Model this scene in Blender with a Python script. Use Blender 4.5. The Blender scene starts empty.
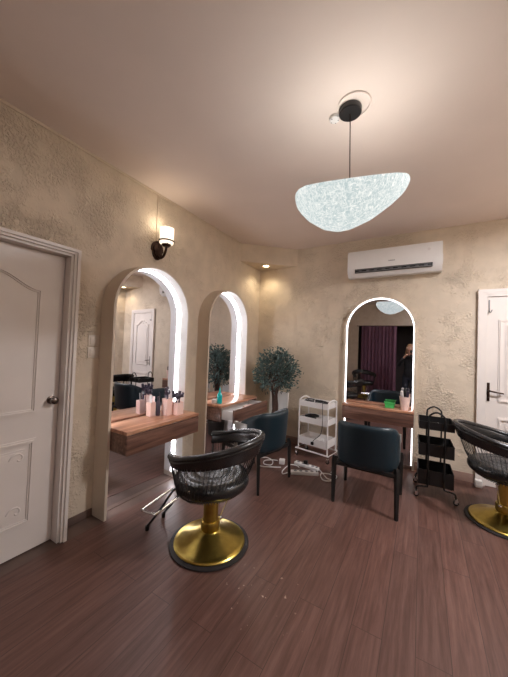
import bpy, bmesh, math, random
from mathutils import Vector, Matrix
import mathutils
PI = math.pi
S = bpy.context.scene
C = S.collection
random.seed(4)

# ------------------------------------------------------------------ materials
def nt(name):
    m = bpy.data.materials.new(name)
    m.use_nodes = True
    t = m.node_tree
    return m, t, t.nodes['Principled BSDF']

def srgb(r, g, b):
    f = lambda c: (c / 255 / 12.92) if c / 255 <= .04045 else ((c / 255 + .055) / 1.055) ** 2.4
    return (f(r), f(g), f(b), 1)

def plain(name, col, rough=.5, metal=0, bump=0, scale=80, vary=.06, spec=.5, coat=0):
    m, t, p = nt(name)
    p.inputs['Roughness'].default_value = rough
    p.inputs['Metallic'].default_value = metal
    p.inputs['Specular IOR Level'].default_value = spec
    p.inputs['Coat Weight'].default_value = coat
    tc = t.nodes.new('ShaderNodeTexCoord')
    n = t.nodes.new('ShaderNodeTexNoise'); n.inputs['Scale'].default_value = scale; n.inputs['Detail'].default_value = 4
    t.links.new(tc.outputs['Object'], n.inputs['Vector'])
    r = t.nodes.new('ShaderNodeValToRGB')
    r.color_ramp.elements[0].position = .3; r.color_ramp.elements[1].position = .7
    r.color_ramp.elements[0].color = [c * (1 - vary) for c in col[:3]] + [1]
    r.color_ramp.elements[1].color = [min(1, c * (1 + vary)) for c in col[:3]] + [1]
    t.links.new(n.outputs['Fac'], r.inputs['Fac'])
    t.links.new(r.outputs['Color'], p.inputs['Base Color'])
    if bump:
        b = t.nodes.new('ShaderNodeBump'); b.inputs['Strength'].default_value = bump; b.inputs['Distance'].default_value = .004
        t.links.new(n.outputs['Fac'], b.inputs['Height']); t.links.new(b.outputs['Normal'], p.inputs['Normal'])
    return m

def plaster(name, col, relief=1.0):
    m, t, p = nt(name)
    p.inputs['Roughness'].default_value = .62
    p.inputs['Specular IOR Level'].default_value = .35
    N = t.nodes.new; L = t.links.new
    tc = N('ShaderNodeTexCoord')
    mask = N('ShaderNodeTexNoise'); mask.inputs['Scale'].default_value = 2.3; mask.inputs['Detail'].default_value = 6; mask.inputs['Roughness'].default_value = .68
    L(tc.outputs['Object'], mask.inputs['Vector'])
    mr = N('ShaderNodeMapRange'); mr.inputs['From Min'].default_value = .46; mr.inputs['From Max'].default_value = .60
    L(mask.outputs['Fac'], mr.inputs['Value'])
    fine = N('ShaderNodeTexNoise'); fine.inputs['Scale'].default_value = 46; fine.inputs['Detail'].default_value = 3; fine.inputs['Distortion'].default_value = .6
    L(tc.outputs['Object'], fine.inputs['Vector'])
    fr = N('ShaderNodeMapRange'); fr.inputs['From Min'].default_value = .40; fr.inputs['From Max'].default_value = .60
    L(fine.outputs['Fac'], fr.inputs['Value'])
    mul = N('ShaderNodeMath'); mul.operation = 'MULTIPLY'
    L(mr.outputs['Result'], mul.inputs[0]); L(fr.outputs['Result'], mul.inputs[1])
    broad = N('ShaderNodeTexNoise'); broad.inputs['Scale'].default_value = 7; broad.inputs['Detail'].default_value = 5
    L(tc.outputs['Object'], broad.inputs['Vector'])
    add = N('ShaderNodeMath'); add.operation = 'MULTIPLY_ADD'; add.inputs[1].default_value = .8
    L(broad.outputs['Fac'], add.inputs[0]); L(mul.outputs[0], add.inputs[2])
    b = N('ShaderNodeBump'); b.inputs['Strength'].default_value = 1.0 * relief; b.inputs['Distance'].default_value = .009
    L(add.outputs[0], b.inputs['Height']); L(b.outputs['Normal'], p.inputs['Normal'])
    r = N('ShaderNodeValToRGB')
    r.color_ramp.elements[0].position = .35; r.color_ramp.elements[1].position = .65
    r.color_ramp.elements[0].color = [c * .94 for c in col[:3]] + [1]
    r.color_ramp.elements[1].color = [c * 1.05 for c in col[:3]] + [1]
    L(broad.outputs['Fac'], r.inputs['Fac']); L(r.outputs['Color'], p.inputs['Base Color'])
    return m

def wood(name, dark, mid, light, axis='X', rough=.3, freq=14, coat=.2):
    m, t, p = nt(name)
    p.inputs['Roughness'].default_value = rough
    p.inputs['Coat Weight'].default_value = coat
    p.inputs['Coat Roughness'].default_value = .15
    N = t.nodes.new; L = t.links.new
    tc = N('ShaderNodeTexCoord'); mp = N('ShaderNodeMapping')
    s = {'X': (1.2, freq, freq), 'Y': (freq, 1.2, freq), 'Z': (freq, freq, 1.2)}[axis]
    mp.inputs['Scale'].default_value = s
    L(tc.outputs['Object'], mp.inputs['Vector'])
    n = N('ShaderNodeTexNoise'); n.inputs['Scale'].default_value = 1.6; n.inputs['Detail'].default_value = 7; n.inputs['Roughness'].default_value = .62; n.inputs['Distortion'].default_value = .25
    L(mp.outputs['Vector'], n.inputs['Vector'])
    r = N('ShaderNodeValToRGB'); e = r.color_ramp.elements
    e[0].position = .3; e[0].color = dark; e[1].position = .72; e[1].color = light
    q = e.new(.5); q.color = mid
    L(n.outputs['Fac'], r.inputs['Fac']); L(r.outputs['Color'], p.inputs['Base Color'])
    return m

def floor_mat():
    m, t, p = nt('vinyl_plank_floor')
    N = t.nodes.new; L = t.links.new
    tc = N('ShaderNodeTexCoord')
    mp = N('ShaderNodeMapping'); mp.inputs['Rotation'].default_value = (0, 0, PI / 2)
    L(tc.outputs['Object'], mp.inputs['Vector'])
    br = N('ShaderNodeTexBrick')
    br.inputs['Scale'].default_value = 1; br.inputs['Brick Width'].default_value = 1.22; br.inputs['Row Height'].default_value = .152
    br.inputs['Mortar Size'].default_value = .0016; br.inputs['Mortar Smooth'].default_value = .2
    br.inputs['Color1'].default_value = (.25, .25, .25, 1); br.inputs['Color2'].default_value = (.75, .75, .75, 1); br.inputs['Mortar'].default_value = (0, 0, 0, 1)
    br.offset = .37
    L(mp.outputs['Vector'], br.inputs['Vector'])
    g = N('ShaderNodeMapping'); g.inputs['Scale'].default_value = (17, 1.1, 1)
    L(tc.outputs['Object'], g.inputs['Vector'])
    off = N('ShaderNodeVectorMath'); off.operation = 'ADD'
    L(g.outputs['Vector'], off.inputs[0]); L(br.outputs['Color'], off.inputs[1])
    n = N('ShaderNodeTexNoise'); n.inputs['Scale'].default_value = 2.2; n.inputs['Detail'].default_value = 8; n.inputs['Roughness'].default_value = .66; n.inputs['Distortion'].default_value = .3
    L(off.outputs[0], n.inputs['Vector'])
    r = N('ShaderNodeValToRGB'); e = r.color_ramp.elements
    e[0].position = .28; e[0].color = srgb(*FLOOR[0]); e[1].position = .75; e[1].color = srgb(*FLOOR[2])
    q = e.new(.5); q.color = srgb(*FLOOR[1])
    L(n.outputs['Fac'], r.inputs['Fac'])
    tone = N('ShaderNodeMix'); tone.data_type = 'RGBA'; tone.blend_type = 'MULTIPLY'; tone.inputs['Factor'].default_value = .35
    L(r.outputs['Color'], tone.inputs['A']); L(br.outputs['Color'], tone.inputs['B'])
    seam = N('ShaderNodeMix'); seam.data_type = 'RGBA'; seam.blend_type = 'MIX'
    sc = N('ShaderNodeMath'); sc.operation = 'MULTIPLY'; sc.inputs[1].default_value = .55
    L(br.outputs['Fac'], sc.inputs[0]); L(sc.outputs[0], seam.inputs['Factor'])
    L(tone.outputs['Result'], seam.inputs['A']); seam.inputs['B'].default_value = srgb(30, 20, 20)
    # a few pale worn scuffs in the middle of the floor
    sep = N('ShaderNodeVectorMath'); sep.operation = 'DISTANCE'; sep.inputs[1].default_value = (-.80, 1.55, 0)
    L(tc.outputs['Object'], sep.inputs[0])
    near = N('ShaderNodeMapRange'); near.inputs['From Min'].default_value = .32; near.inputs['From Max'].default_value = .1
    L(sep.outputs['Value'], near.inputs['Value'])
    sn = N('ShaderNodeTexNoise'); sn.inputs['Scale'].default_value = 26; sn.inputs['Detail'].default_value = 3
    L(tc.outputs['Object'], sn.inputs['Vector'])
    sr = N('ShaderNodeMapRange'); sr.inputs['From Min'].default_value = .67; sr.inputs['From Max'].default_value = .72
    L(sn.outputs['Fac'], sr.inputs['Value'])
    sm = N('ShaderNodeMath'); sm.operation = 'MULTIPLY'; L(near.outputs['Result'], sm.inputs[0]); L(sr.outputs['Result'], sm.inputs[1])
    sf = N('ShaderNodeMix'); sf.data_type = 'RGBA'
    L(sm.outputs[0], sf.inputs['Factor']); L(seam.outputs['Result'], sf.inputs['A']); sf.inputs['B'].default_value = srgb(190, 165, 150)
    L(sf.outputs['Result'], p.inputs['Base Color'])
    p.inputs['Roughness'].default_value = .42
    p.inputs['Specular IOR Level'].default_value = .45
    b = N('ShaderNodeBump'); b.inputs['Strength'].default_value = .12; b.inputs['Distance'].default_value = .002
    L(n.outputs['Fac'], b.inputs['Height']); L(b.outputs['Normal'], p.inputs['Normal'])
    return m

def glow(name, col, strength):
    m, t, p = nt(name)
    p.inputs['Base Color'].default_value = (.8, .8, .8, 1)
    p.inputs['Emission Color'].default_value = col
    p.inputs['Emission Strength'].default_value = strength
    return m

def shade_mat(strength):
    m, t, p = nt('fibre_lamp_shade')
    N = t.nodes.new; L = t.links.new
    tc = N('ShaderNodeTexCoord')
    mixv = []
    for k, (sc, rot) in enumerate([((10, 46, 30), .9), ((46, 10, 30), -.5), ((34, 34, 14), 1.4)]):
        mp = N('ShaderNodeMapping'); mp.inputs['Scale'].default_value = sc; mp.inputs['Rotation'].default_value = (.3 * k, .2, rot)
        L(tc.outputs['Object'], mp.inputs['Vector'])
        n = N('ShaderNodeTexNoise'); n.inputs['Scale'].default_value = 1.7; n.inputs['Detail'].default_value = 6; n.inputs['Distortion'].default_value = 1.6
        L(mp.outputs['Vector'], n.inputs['Vector']); mixv.append(n.outputs['Fac'])
    a1 = N('ShaderNodeMath'); a1.operation = 'MAXIMUM'; L(mixv[0], a1.inputs[0]); L(mixv[1], a1.inputs[1])
    a2 = N('ShaderNodeMath'); a2.operation = 'MAXIMUM'; L(a1.outputs[0], a2.inputs[0]); L(mixv[2], a2.inputs[1])
    r = N('ShaderNodeValToRGB'); e = r.color_ramp.elements
    e[0].position = .48; e[0].color = srgb(180, 197, 198); e[1].position = .72; e[1].color = srgb(255, 255, 250)
    L(a2.outputs[0], r.inputs['Fac'])
    L(r.outputs['Color'], p.inputs['Emission Color'])
    p.inputs['Emission Strength'].default_value = strength
    p.inputs['Base Color'].default_value = (.10, .105, .105, 1)
    p.inputs['Roughness'].default_value = .7
    return m

FLOOR = ((84, 56, 48), (108, 76, 67), (128, 96, 86))
M = {}
M['wall'] = plaster('textured_beige_plaster', srgb(209, 194, 174))
M['soffit'] = plaster('smooth_beige_plaster', srgb(209, 194, 174), .35)
M['ceiling'] = plain('matte_ceiling_paint', srgb(226, 212, 204), .8, scale=3, vary=.02)
M['arch'] = plain('arch_plaster', srgb(206, 192, 174), .55, scale=6, vary=.03)
M['floor'] = floor_mat()
M['tile'] = plain('brown_skirting_tile', srgb(98, 79, 71), .5, scale=9, vary=.15)
M['farskirt'] = plain('taupe_skirting', srgb(150, 122, 110), .5, scale=7, vary=.1)
M['door'] = plain('white_door_paint', srgb(224, 216, 210), .38, scale=5, vary=.02)
M['bronze'] = plain('dark_bronze', srgb(60, 42, 34), .35, .7, scale=40, vary=.15)
M['nickel'] = plain('dark_nickel', srgb(120, 110, 105), .25, 1, vary=.05)
M['chrome'] = plain('chrome', srgb(225, 225, 225), .26, 1, vary=.03)
M['gold'] = plain('brushed_brass', srgb(186, 162, 84), .30, 1, scale=25, vary=.10)
M['leather'] = plain('black_leather', srgb(32, 32, 33), .27, bump=.12, scale=260, vary=.2, spec=.6)
M['rubber'] = plain('black_rubber', srgb(38, 33, 33), .6, scale=60, vary=.15)
M['blackmetal'] = plain('black_powder_coat', srgb(20, 20, 21), .4, scale=60, vary=.15)
M['plastic_black'] = plain('black_plastic', srgb(24, 24, 26), .35, vary=.15)
M['teal'] = plain('teal_vinyl', srgb(17, 38, 48), .42, bump=.08, scale=300, vary=.12)
M['armgrey'] = plain('grey_arm_metal', srgb(165, 162, 160), .35, .6, vary=.05)
M['white'] = plain('white_plastic', srgb(226, 224, 222), .4, scale=12, vary=.02)
M['whitemetal'] = plain('white_powder_coat', srgb(232, 228, 226), .4, scale=12, vary=.02)
M['wood'] = wood('walnut_laminate', srgb(124, 82, 62), srgb(178, 126, 98), srgb(212, 164, 132), 'X', .28)
M['woodfront'] = wood('walnut_front', srgb(74, 50, 43), srgb(110, 78, 66), srgb(142, 106, 90), 'X', .36, 22)
M['mirror'] = plain('silver_mirror', (.72, .72, .75, 1), .004, 1, vary=0)
M['led'] = glow('led_strip_white', (1, .97, 1, 1), 20)
M['led_soft'] = glow('far_led_white', (1, .97, 1, 1), 3)
M['sconce_glass'] = glow('warm_frosted_glass', srgb(255, 232, 205), 1.15)
M['down'] = glow('warm_downlight_lens', srgb(255, 224, 170), 14)
M['fill_glow'] = glow('fill_lamp_glow', srgb(250, 248, 255), 5)  # glow of the two added lamps outside the view
M['shade'] = shade_mat(.79)
M['bulb'] = glow('bulb_glass', srgb(255, 244, 225), 8)
M['curtain'] = plain('plum_curtain', srgb(118, 80, 98), .8, scale=200, vary=.1, bump=.1)
M['leaf'] = plain('olive_leaf', srgb(72, 92, 88), .5, scale=18, vary=.45)
M['bark'] = plain('brown_bark', srgb(74, 52, 44), .8, bump=.6, scale=40, vary=.3)
M['pot'] = plain('dark_pot', srgb(60, 54, 50), .6, scale=20, vary=.1)
M['green'] = plain('green_plastic', srgb(70, 176, 92), .35, scale=12, vary=.04)
M['tealbottle'] = plain('turquoise_plastic', srgb(20, 180, 180), .22, scale=12, vary=.05)
M['pink'] = plain('pale_pink_plastic', srgb(248, 216, 206), .3, scale=12, vary=.03)
M['clip'] = plain('dark_clip_plastic', srgb(58, 50, 66), .35, scale=20, vary=.15)
M['comb'] = plain('white_comb_plastic', srgb(215, 210, 208), .35, vary=.04)
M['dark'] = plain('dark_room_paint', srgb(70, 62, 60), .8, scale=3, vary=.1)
M['skin'] = plain('skin', srgb(205, 160, 135), .5, scale=20, vary=.04)
M['blackcloth'] = plain('black_cloth', srgb(24, 24, 28), .85, scale=120, vary=.2)
M['jeans'] = plain('dark_denim', srgb(34, 38, 50), .8, scale=120, vary=.2)
M['hair'] = plain('blonde_hair', srgb(190, 150, 110), .5, scale=60, vary=.25)
M['eye'] = plain('eye_white', srgb(235, 232, 228), .3, vary=.02)
M['iris'] = plain('eye_dark', srgb(50, 40, 36), .2, vary=.02)
M['lip'] = plain('lip', srgb(176, 100, 96), .4, vary=.04)
M['offwhite'] = plain('offwhite_plastic', srgb(208, 196, 182), .4, vary=.03)
M['grey'] = plain('grey_plastic', srgb(120, 120, 122), .4, vary=.05)
M['slot'] = plain('dark_vent', srgb(22, 22, 24), .5, vary=.1)

# ------------------------------------------------------------------ mesh helpers
def box(bm, x0, x1, y0, y1, z0, z1, bev=0, seg=2):
    t = bmesh.new()
    bmesh.ops.create_cube(t, size=1)
    for v in t.verts:
        v.co = Vector(((x0 + x1) / 2 + v.co.x * (x1 - x0), (y0 + y1) / 2 + v.co.y * (y1 - y0), (z0 + z1) / 2 + v.co.z * (z1 - z0)))
    if bev:
        bmesh.ops.bevel(t, geom=list(t.edges), offset=bev, segments=seg, affect='EDGES', profile=.5)
    merge(bm, t)
    return bm

def merge(bm, t, mat=None):
    me = bpy.data.meshes.new('tmp')
    t.to_mesh(me); t.free()
    if mat: me.transform(mat)
    bm.from_mesh(me)
    bpy.data.meshes.remove(me)

def frame_at(d):
    d = d.normalized()
    up = Vector((0, 0, 1)) if abs(d.z) < .95 else Vector((1, 0, 0))
    a = d.cross(up).normalized()
    return a, a.cross(d).normalized()

def smooth_path(pts, n=6, closed=False):
    P = [Vector(p) for p in pts]; out = []
    m = len(P)
    rng = range(m) if closed else range(m - 1)
    g = (lambda i: P[i % m]) if closed else (lambda i: P[max(0, min(m - 1, i))])
    for i in rng:
        p0, p1, p2, p3 = g(i - 1), g(i), g(i + 1), g(i + 2)
        for k in range(n):
            t = k / n
            out.append(.5 * ((2 * p1) + (p2 - p0) * t + (2 * p0 - 5 * p1 + 4 * p2 - p3) * t * t + (3 * p1 - p0 - 3 * p2 + p3) * t ** 3))
    if not closed: out.append(P[-1].copy())
    return out

def tube(bm, pts, r, seg=8, closed=False, caps=True, flat=1.0):
    P = [Vector(p) for p in pts]; n = len(P); rings = []
    rr = r if isinstance(r, (list, tuple)) else [r] * n
    pa = None
    for i in range(n):
        if closed: d = P[(i + 1) % n] - P[i - 1]
        else: d = P[min(n - 1, i + 1)] - P[max(0, i - 1)]
        if d.length < 1e-9: d = Vector((0, 0, 1))
        d.normalize()
        if pa is None: a, b = frame_at(d)
        else:
            a = (pa - d * pa.dot(d))
            a = a.normalized() if a.length > 1e-6 else frame_at(d)[0]
            b = a.cross(d).normalized()
        pa = a
        rings.append([bm.verts.new(P[i] + (a * math.cos(2 * PI * k / seg) + b * math.sin(2 * PI * k / seg) * flat) * rr[i]) for k in range(seg)])
    for i in range(n if closed else n - 1):
        A, B = rings[i], rings[(i + 1) % n]
        for k in range(seg):
            bm.faces.new((A[k], A[(k + 1) % seg], B[(k + 1) % seg], B[k]))
    if caps and not closed:
        bm.faces.new(rings[0][::-1]); bm.faces.new(rings[-1])
    return bm

def lathe(bm, prof, seg=32, c=(0, 0, 0), mat=None):
    t = bmesh.new(); rings = []
    for r, z in prof:
        if r < 1e-6: rings.append([t.verts.new((0, 0, z))])
        else: rings.append([t.verts.new((r * math.cos(2 * PI * k / seg), r * math.sin(2 * PI * k / seg), z)) for k in range(seg)])
    for A, B in zip(rings[:-1], rings[1:]):
        for k in range(seg):
            k2 = (k + 1) % seg
            if len(A) == 1 and len(B) == 1: continue
            if len(A) == 1: t.faces.new((A[0], B[k2], B[k]))
            elif len(B) == 1: t.faces.new((A[k], A[k2], B[0]))
            else: t.faces.new((A[k], A[k2], B[k2], B[k]))
    merge(bm, t, (Matrix.Translation(Vector(c)) @ (mat or Matrix())))
    return bm

def ball(bm, c, r, sub=3, sc=(1, 1, 1)):
    t = bmesh.new(); bmesh.ops.create_icosphere(t, subdivisions=sub, radius=r)
    merge(bm, t, Matrix.Translation(Vector(c)) @ Matrix.Diagonal((*sc, 1)))
    return bm

def prism(bm, poly, y0, y1):
    """poly in (x,z), extruded along y"""
    A = [bm.verts.new((x, y0, z)) for x, z in poly]; B = [bm.verts.new((x, y1, z)) for x, z in poly]
    n = len(poly)
    bm.faces.new(A); bm.faces.new(B[::-1])
    for i in range(n): bm.faces.new((A[i], B[i], B[(i + 1) % n], A[(i + 1) % n]))
    return bm

def ringprism(bm, outer, inner, y0, y1, closed=True):
    """strip between two (x,z) outlines of equal length, extruded along y"""
    n = len(outer)
    V = [[bm.verts.new((x, y, z)) for x, z in o] for o in (outer, inner) for y in (y0, y1)]
    oa, ob, ia, ib = V
    for i in range(n if closed else n - 1):
        j = (i + 1) % n
        bm.faces.new((oa[i], oa[j], ia[j], ia[i])); bm.faces.new((ob[i], ib[i], ib[j], ob[j]))
        bm.faces.new((oa[i], ob[i], ob[j], oa[j])); bm.faces.new((ia[i], ia[j], ib[j], ib[i]))
    if not closed:
        for i in (0, n - 1): bm.faces.new((oa[i], ia[i], ib[i], ob[i]))
    return bm

def obj(name, bm, mat, parent=None, ang=35, smooth=True, loc=None, rotz=0):
    bmesh.ops.recalc_face_normals(bm, faces=list(bm.faces))
    me = bpy.data.meshes.new(name)
    bm.to_mesh(me); bm.free()
    if mat: me.materials.append(M[mat] if isinstance(mat, str) else mat)
    if smooth:
        me.shade_smooth()
        me.set_sharp_from_angle(angle=math.radians(ang))
    o = bpy.data.objects.new(name, me); C.objects.link(o)
    if parent: o.parent = parent
    if loc: o.location = loc
    o.rotation_euler = (0, 0, rotz)
    return o

def thing(name, label, cat, loc=(0, 0, 0), rotz=0, group=None):
    o = bpy.data.objects.new(name, None); C.objects.link(o)
    o.location = loc; o.rotation_euler = (0, 0, rotz); o.empty_display_size = .1
    o['label'] = label; o['category'] = cat
    if group: o['group'] = group
    return o

def tag(o, label, cat, group=None):
    o['label'] = label; o['category'] = cat
    if group: o['group'] = group
    return o

def struct(o, label=None, cat=None):
    o['kind'] = 'structure'
    if label: o['label'] = label; o['category'] = cat
    return o

def dup(root, loc, rotz, label, group=None):
    r = root.copy(); C.objects.link(r); r.location = loc; r.rotation_euler = (0, 0, rotz); r['label'] = label
    if group: r['group'] = group
    for ch in list(root.children):
        c = ch.copy(); C.objects.link(c); c.parent = r
        for g in list(ch.children):
            d = g.copy(); C.objects.link(d); d.parent = c
    return r

def light(name, kind, loc, energy, col, parent=None, **kw):
    l = bpy.data.lights.new(name, kind); l.energy = energy; l.color = col
    for k, v in kw.items(): setattr(l, k, v)
    o = bpy.data.objects.new(name, l); C.objects.link(o); o.location = loc
    if parent: o.parent = parent
    return o

# ------------------------------------------------------------------ room
XL, YF, H = -2.416, 4.218, 3.058
XR, YB = 1.78, -2.05
struct(obj('floor', box(bmesh.new(), -2.24, XR + .1, -3.6, YF, -.06, 0), 'floor'), 'reddish brown wood plank floor of the salon', 'floor')
struct(obj('trim_1', box(bmesh.new(), XL, -2.24, -2.2, YF, -.06, -.004), 'tile'), 'brown tile strip at the foot of the wall with the two arched mirrors', 'floor trim')
struct(obj('wall_left', box(bmesh.new(), XL - .12, XL, -3.6, YF + .12, -.06, H), 'wall'), 'beige textured plaster wall with two arched mirrors and a white door', 'wall')
struct(obj('wall_far', box(bmesh.new(), XL, XR + .1, YF, YF + .12, -.06, H), 'wall'), 'beige textured plaster wall carrying the air conditioner', 'wall')
struct(obj('wall_right', box(bmesh.new(), XR, XR + .12, -3.6, YF, -.06, H), 'wall'), 'beige plaster wall opposite the two arched mirrors', 'wall')
wb = bmesh.new()
box(wb, XL, -1.62, YB - .1, YB, -.06, H); box(wb, .75, XR, YB - .1, YB, -.06, H); box(wb, -1.62, .75, YB - .1, YB, 2.32, H)
struct(obj('wall_back', wb, 'soffit'), 'beige wall with the curtained opening seen in the far mirror', 'wall')
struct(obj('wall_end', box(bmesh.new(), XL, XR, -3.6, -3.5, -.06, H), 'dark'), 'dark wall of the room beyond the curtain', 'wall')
struct(obj('ceiling', box(bmesh.new(), XL - .12, XR + .12, -3.6, YF + .12, H, H + .1), 'ceiling'), 'plain pinkish beige ceiling', 'ceiling')
# narrow cornice bead where walls meet the ceiling
cb = bmesh.new()
box(cb, XL, XL + .012, -2.05, 3.58, H - .022, H, .003)
struct(obj('trim_2', cb, 'soffit'), 'thin cornice bead along the wall with two arched mirrors', 'cornice')
cb = bmesh.new(); box(cb, -1.74, 1.1, YF - .012, YF, H - .016, H, .003)
struct(obj('trim_3', cb, 'soffit'), 'thin cornice bead above the air conditioner', 'cornice')
struct(obj('baseboard_left', box(bmesh.new(), XL, XL + .012, 1.19, 1.452, -.004, .06, .002), 'tile'), 'low brown tile skirting between door and first arch', 'baseboard')
struct(obj('baseboard_corner', box(bmesh.new(), XL, XL + .012, 3.605, YF, -.004, .10, .002), 'tile'), 'brown skirting by the plant in the corner', 'baseboard')
bf = bmesh.new()
box(bf, XL + .012, -.962, YF - .012, YF, 0, .10, .002); box(bf, -.058, .545, YF - .012, YF, 0, .10, .002); box(bf, 1.40, XR, YF - .012, YF, 0, .10, .002)
struct(obj('baseboard_far', bf, 'farskirt'), 'taupe skirting along the foot of the air conditioner wall', 'baseboard')

# corner soffits: triangular box under the ceiling with a recessed light
def soffit(name, pts, label, dl, dlabel):
    bm = bmesh.new()
    A = [bm.verts.new((x, y, 2.785)) for x, y in pts]; B = [bm.verts.new((x, y, H)) for x, y in pts]
    bm.faces.new(A); bm.faces.new(B[::-1])
    for i in range(3): bm.faces.new((A[i], B[i], B[(i + 1) % 3], A[(i + 1) % 3]))
    struct(obj(name, bm, 'soffit', ang=20), label, 'soffit')
    t = thing('recessed_downlight', dlabel, 'downlight', (dl[0], dl[1], 2.785), 0, 'recessed corner downlights')
    obj('bezel', lathe(bmesh.new(), [(.046, 0), (.058, 0), (.058, -.006), (.047, -.008), (.046, 0)]), 'white', t)
    obj('lens', lathe(bmesh.new(), [(0, -.003), (.046, -.003), (.046, -.0005), (0, -.0005)]), 'down', t)
    s = light('downlight_beam', 'SPOT', (0, 0, -.02), 9, (1, .83, .58), t, spot_size=2.3, spot_blend=.7, shadow_soft_size=.04)
soffit('trim_4', [(XL, 3.59), (-1.74, YF), (XL, YF)], 'triangular soffit in the corner above the plant', (-2.18, 3.98), 'small round warm downlight in the triangular soffit above the plant')
soffit('trim_5', [(1.1, YF), (XR, 3.59), (XR, YF)], 'triangular soffit in the corner beside the far door', (1.52, 4.0), 'small round warm downlight seen reflected above the far door')

# ------------------------------------------------------------------ doors
def rect(x0, x1, z0, z1): return [(x0, z0), (x1, z0), (x1, z1), (x0, z1)]
def panel_outline(x0, x1, z0, z1, arch, inset, n=14):
    x0 += inset; x1 -= inset; z0 += inset; z1 -= inset
    pts = [(x0, z0), (x1, z0)]
    if not arch: return pts + [(x1, z0 + (z1 - z0) * k / n) for k in range(1, n)] + [(x1, z1)] + [(x1 + (x0 - x1) * k / n, z1) for k in range(1, n)] + [(x0, z1)]
    pts += [(x1, z1 - arch)]
    for k in range(1, 2 * n):
        t = k / (2 * n)
        pts.append((x1 + (x0 - x1) * t, z1 - arch + arch * .5 * (1 - math.cos(2 * PI * t))))
    return pts + [(x0, z1 - arch)]
def moulding(bm, x0, x1, z0, z1, y, arch=0):
    f = lambda i: panel_outline(x0, x1, z0, z1, arch, i)
    ringprism(bm, f(0), f(.012), y - .008, y)
    ringprism(bm, f(.012), f(.026), y - .016, y)
    ringprism(bm, f(.026), f(.036), y - .007, y)
    prism(bm, f(.075), y - .010, y)
    ringprism(bm, f(.062), f(.075), y - .005, y)

def door(name, label, loc, rotz, x0, x1, top, leaf_y, frame_y, casing_w, margin, knob):
    t = thing(name, label, 'door', loc, rotz); t['kind'] = 'structure'
    leaf = obj('leaf', box(bmesh.new(), x0 + .003, x1 - .003, leaf_y, -.002, .006, top - .004), 'door', t)
    up = bmesh.new(); moulding(up, x0 + margin, x1 - margin, .96, top - .16, leaf_y, .10)
    obj('upper_panel', up, 'door', leaf)
    lo = bmesh.new(); moulding(lo, x0 + margin, x1 - margin, .20, .79, leaf_y)
    # scroll ornaments in the panel corners
    for sx in (0, 1):
        for z in (.31, .67):
            cx = x0 + margin + .10 if sx == 0 else x1 - margin - .10
            sgn = 1 if sx == 0 else -1
            pts = [(cx + sgn * .05 * (1 - k / 10) * math.cos(k * .6), leaf_y - .010, z + .05 * (1 - k / 10) * math.sin(k * .6)) for k in range(10)]
            tube(lo, pts, .006, 6)
    obj('lower_panel', lo, 'door', leaf)
    fr = bmesh.new()
    cw = casing_w
    out = [(x0 - cw, 0), (x0 - cw, top + cw), (x1 + cw, top + cw), (x1 + cw, 0)]
    for a, b, y in ((0, .4, frame_y * .82), (.3, .7, frame_y * .92), (.6, 1, frame_y)):
        o = [(x0 - cw * b, 0), (x0 - cw * b, top + cw * b), (x1 + cw * b, top + cw * b), (x1 + cw * b, 0)]
        i = [(x0 - cw * a, 0), (x0 - cw * a, top + cw * a), (x1 + cw * a, top + cw * a), (x1 + cw * a, 0)]
        ringprism(fr, o, i, y, -.001, closed=False)
    obj('door_frame', fr, 'door', t, smooth=False)
    return t, leaf

d1, leaf1 = door('door_1', 'white panelled door with a round dark knob beside the tall arched mirror', (XL, 0, 0), PI / 2, .29, 1.118, 2.118, -.061, -.172, .055, .135, 'round')
kb = bmesh.new()
rot = Matrix.Rotation(PI / 2, 4, 'X')
lathe(kb, [(0, 0), (.030, 0), (.030, .006), (.012, .010), (.011, .030), (.022, .036), (.027, .048), (.025, .060), (.014, .068), (0, .069)], 24, (1.068, -.061, 1.045), rot)
obj('knob', kb, 'nickel', leaf1)
# far door: hinge side towards the corner
d2, leaf2 = door('door_2', 'white panelled door with dark lever handle beside the black trolley', (0, YF, 0), 0, .64, 1.33, 2.165, -.02, -.045, .085, .105, 'lever')
hb = bmesh.new()
box(hb, .648, .674, -.030, -.020, .965, 1.175, .004)
tube(hb, smooth_path([(.661, -.03, 1.085), (.661, -.062, 1.085), (.68, -.068, 1.083), (.74, -.066, 1.072), (.79, -.062, 1.066)], 4), .0085, 8)
ball(hb, (.661, -.032, 1.01), .008, 2)
obj('lever_handle', hb, 'bronze', leaf2)
hk = bmesh.new()
box(hk, .652, .664, -.028, -.02, 1.98, 2.13, .002); tube(hk, smooth_path([(.658, -.03, 2.0), (.658, -.05, 1.985), (.672, -.052, 1.985), (.68, -.05, 2.01)], 4), .005, 6)
obj('coat_hook', hk, 'grey', leaf2)

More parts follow.
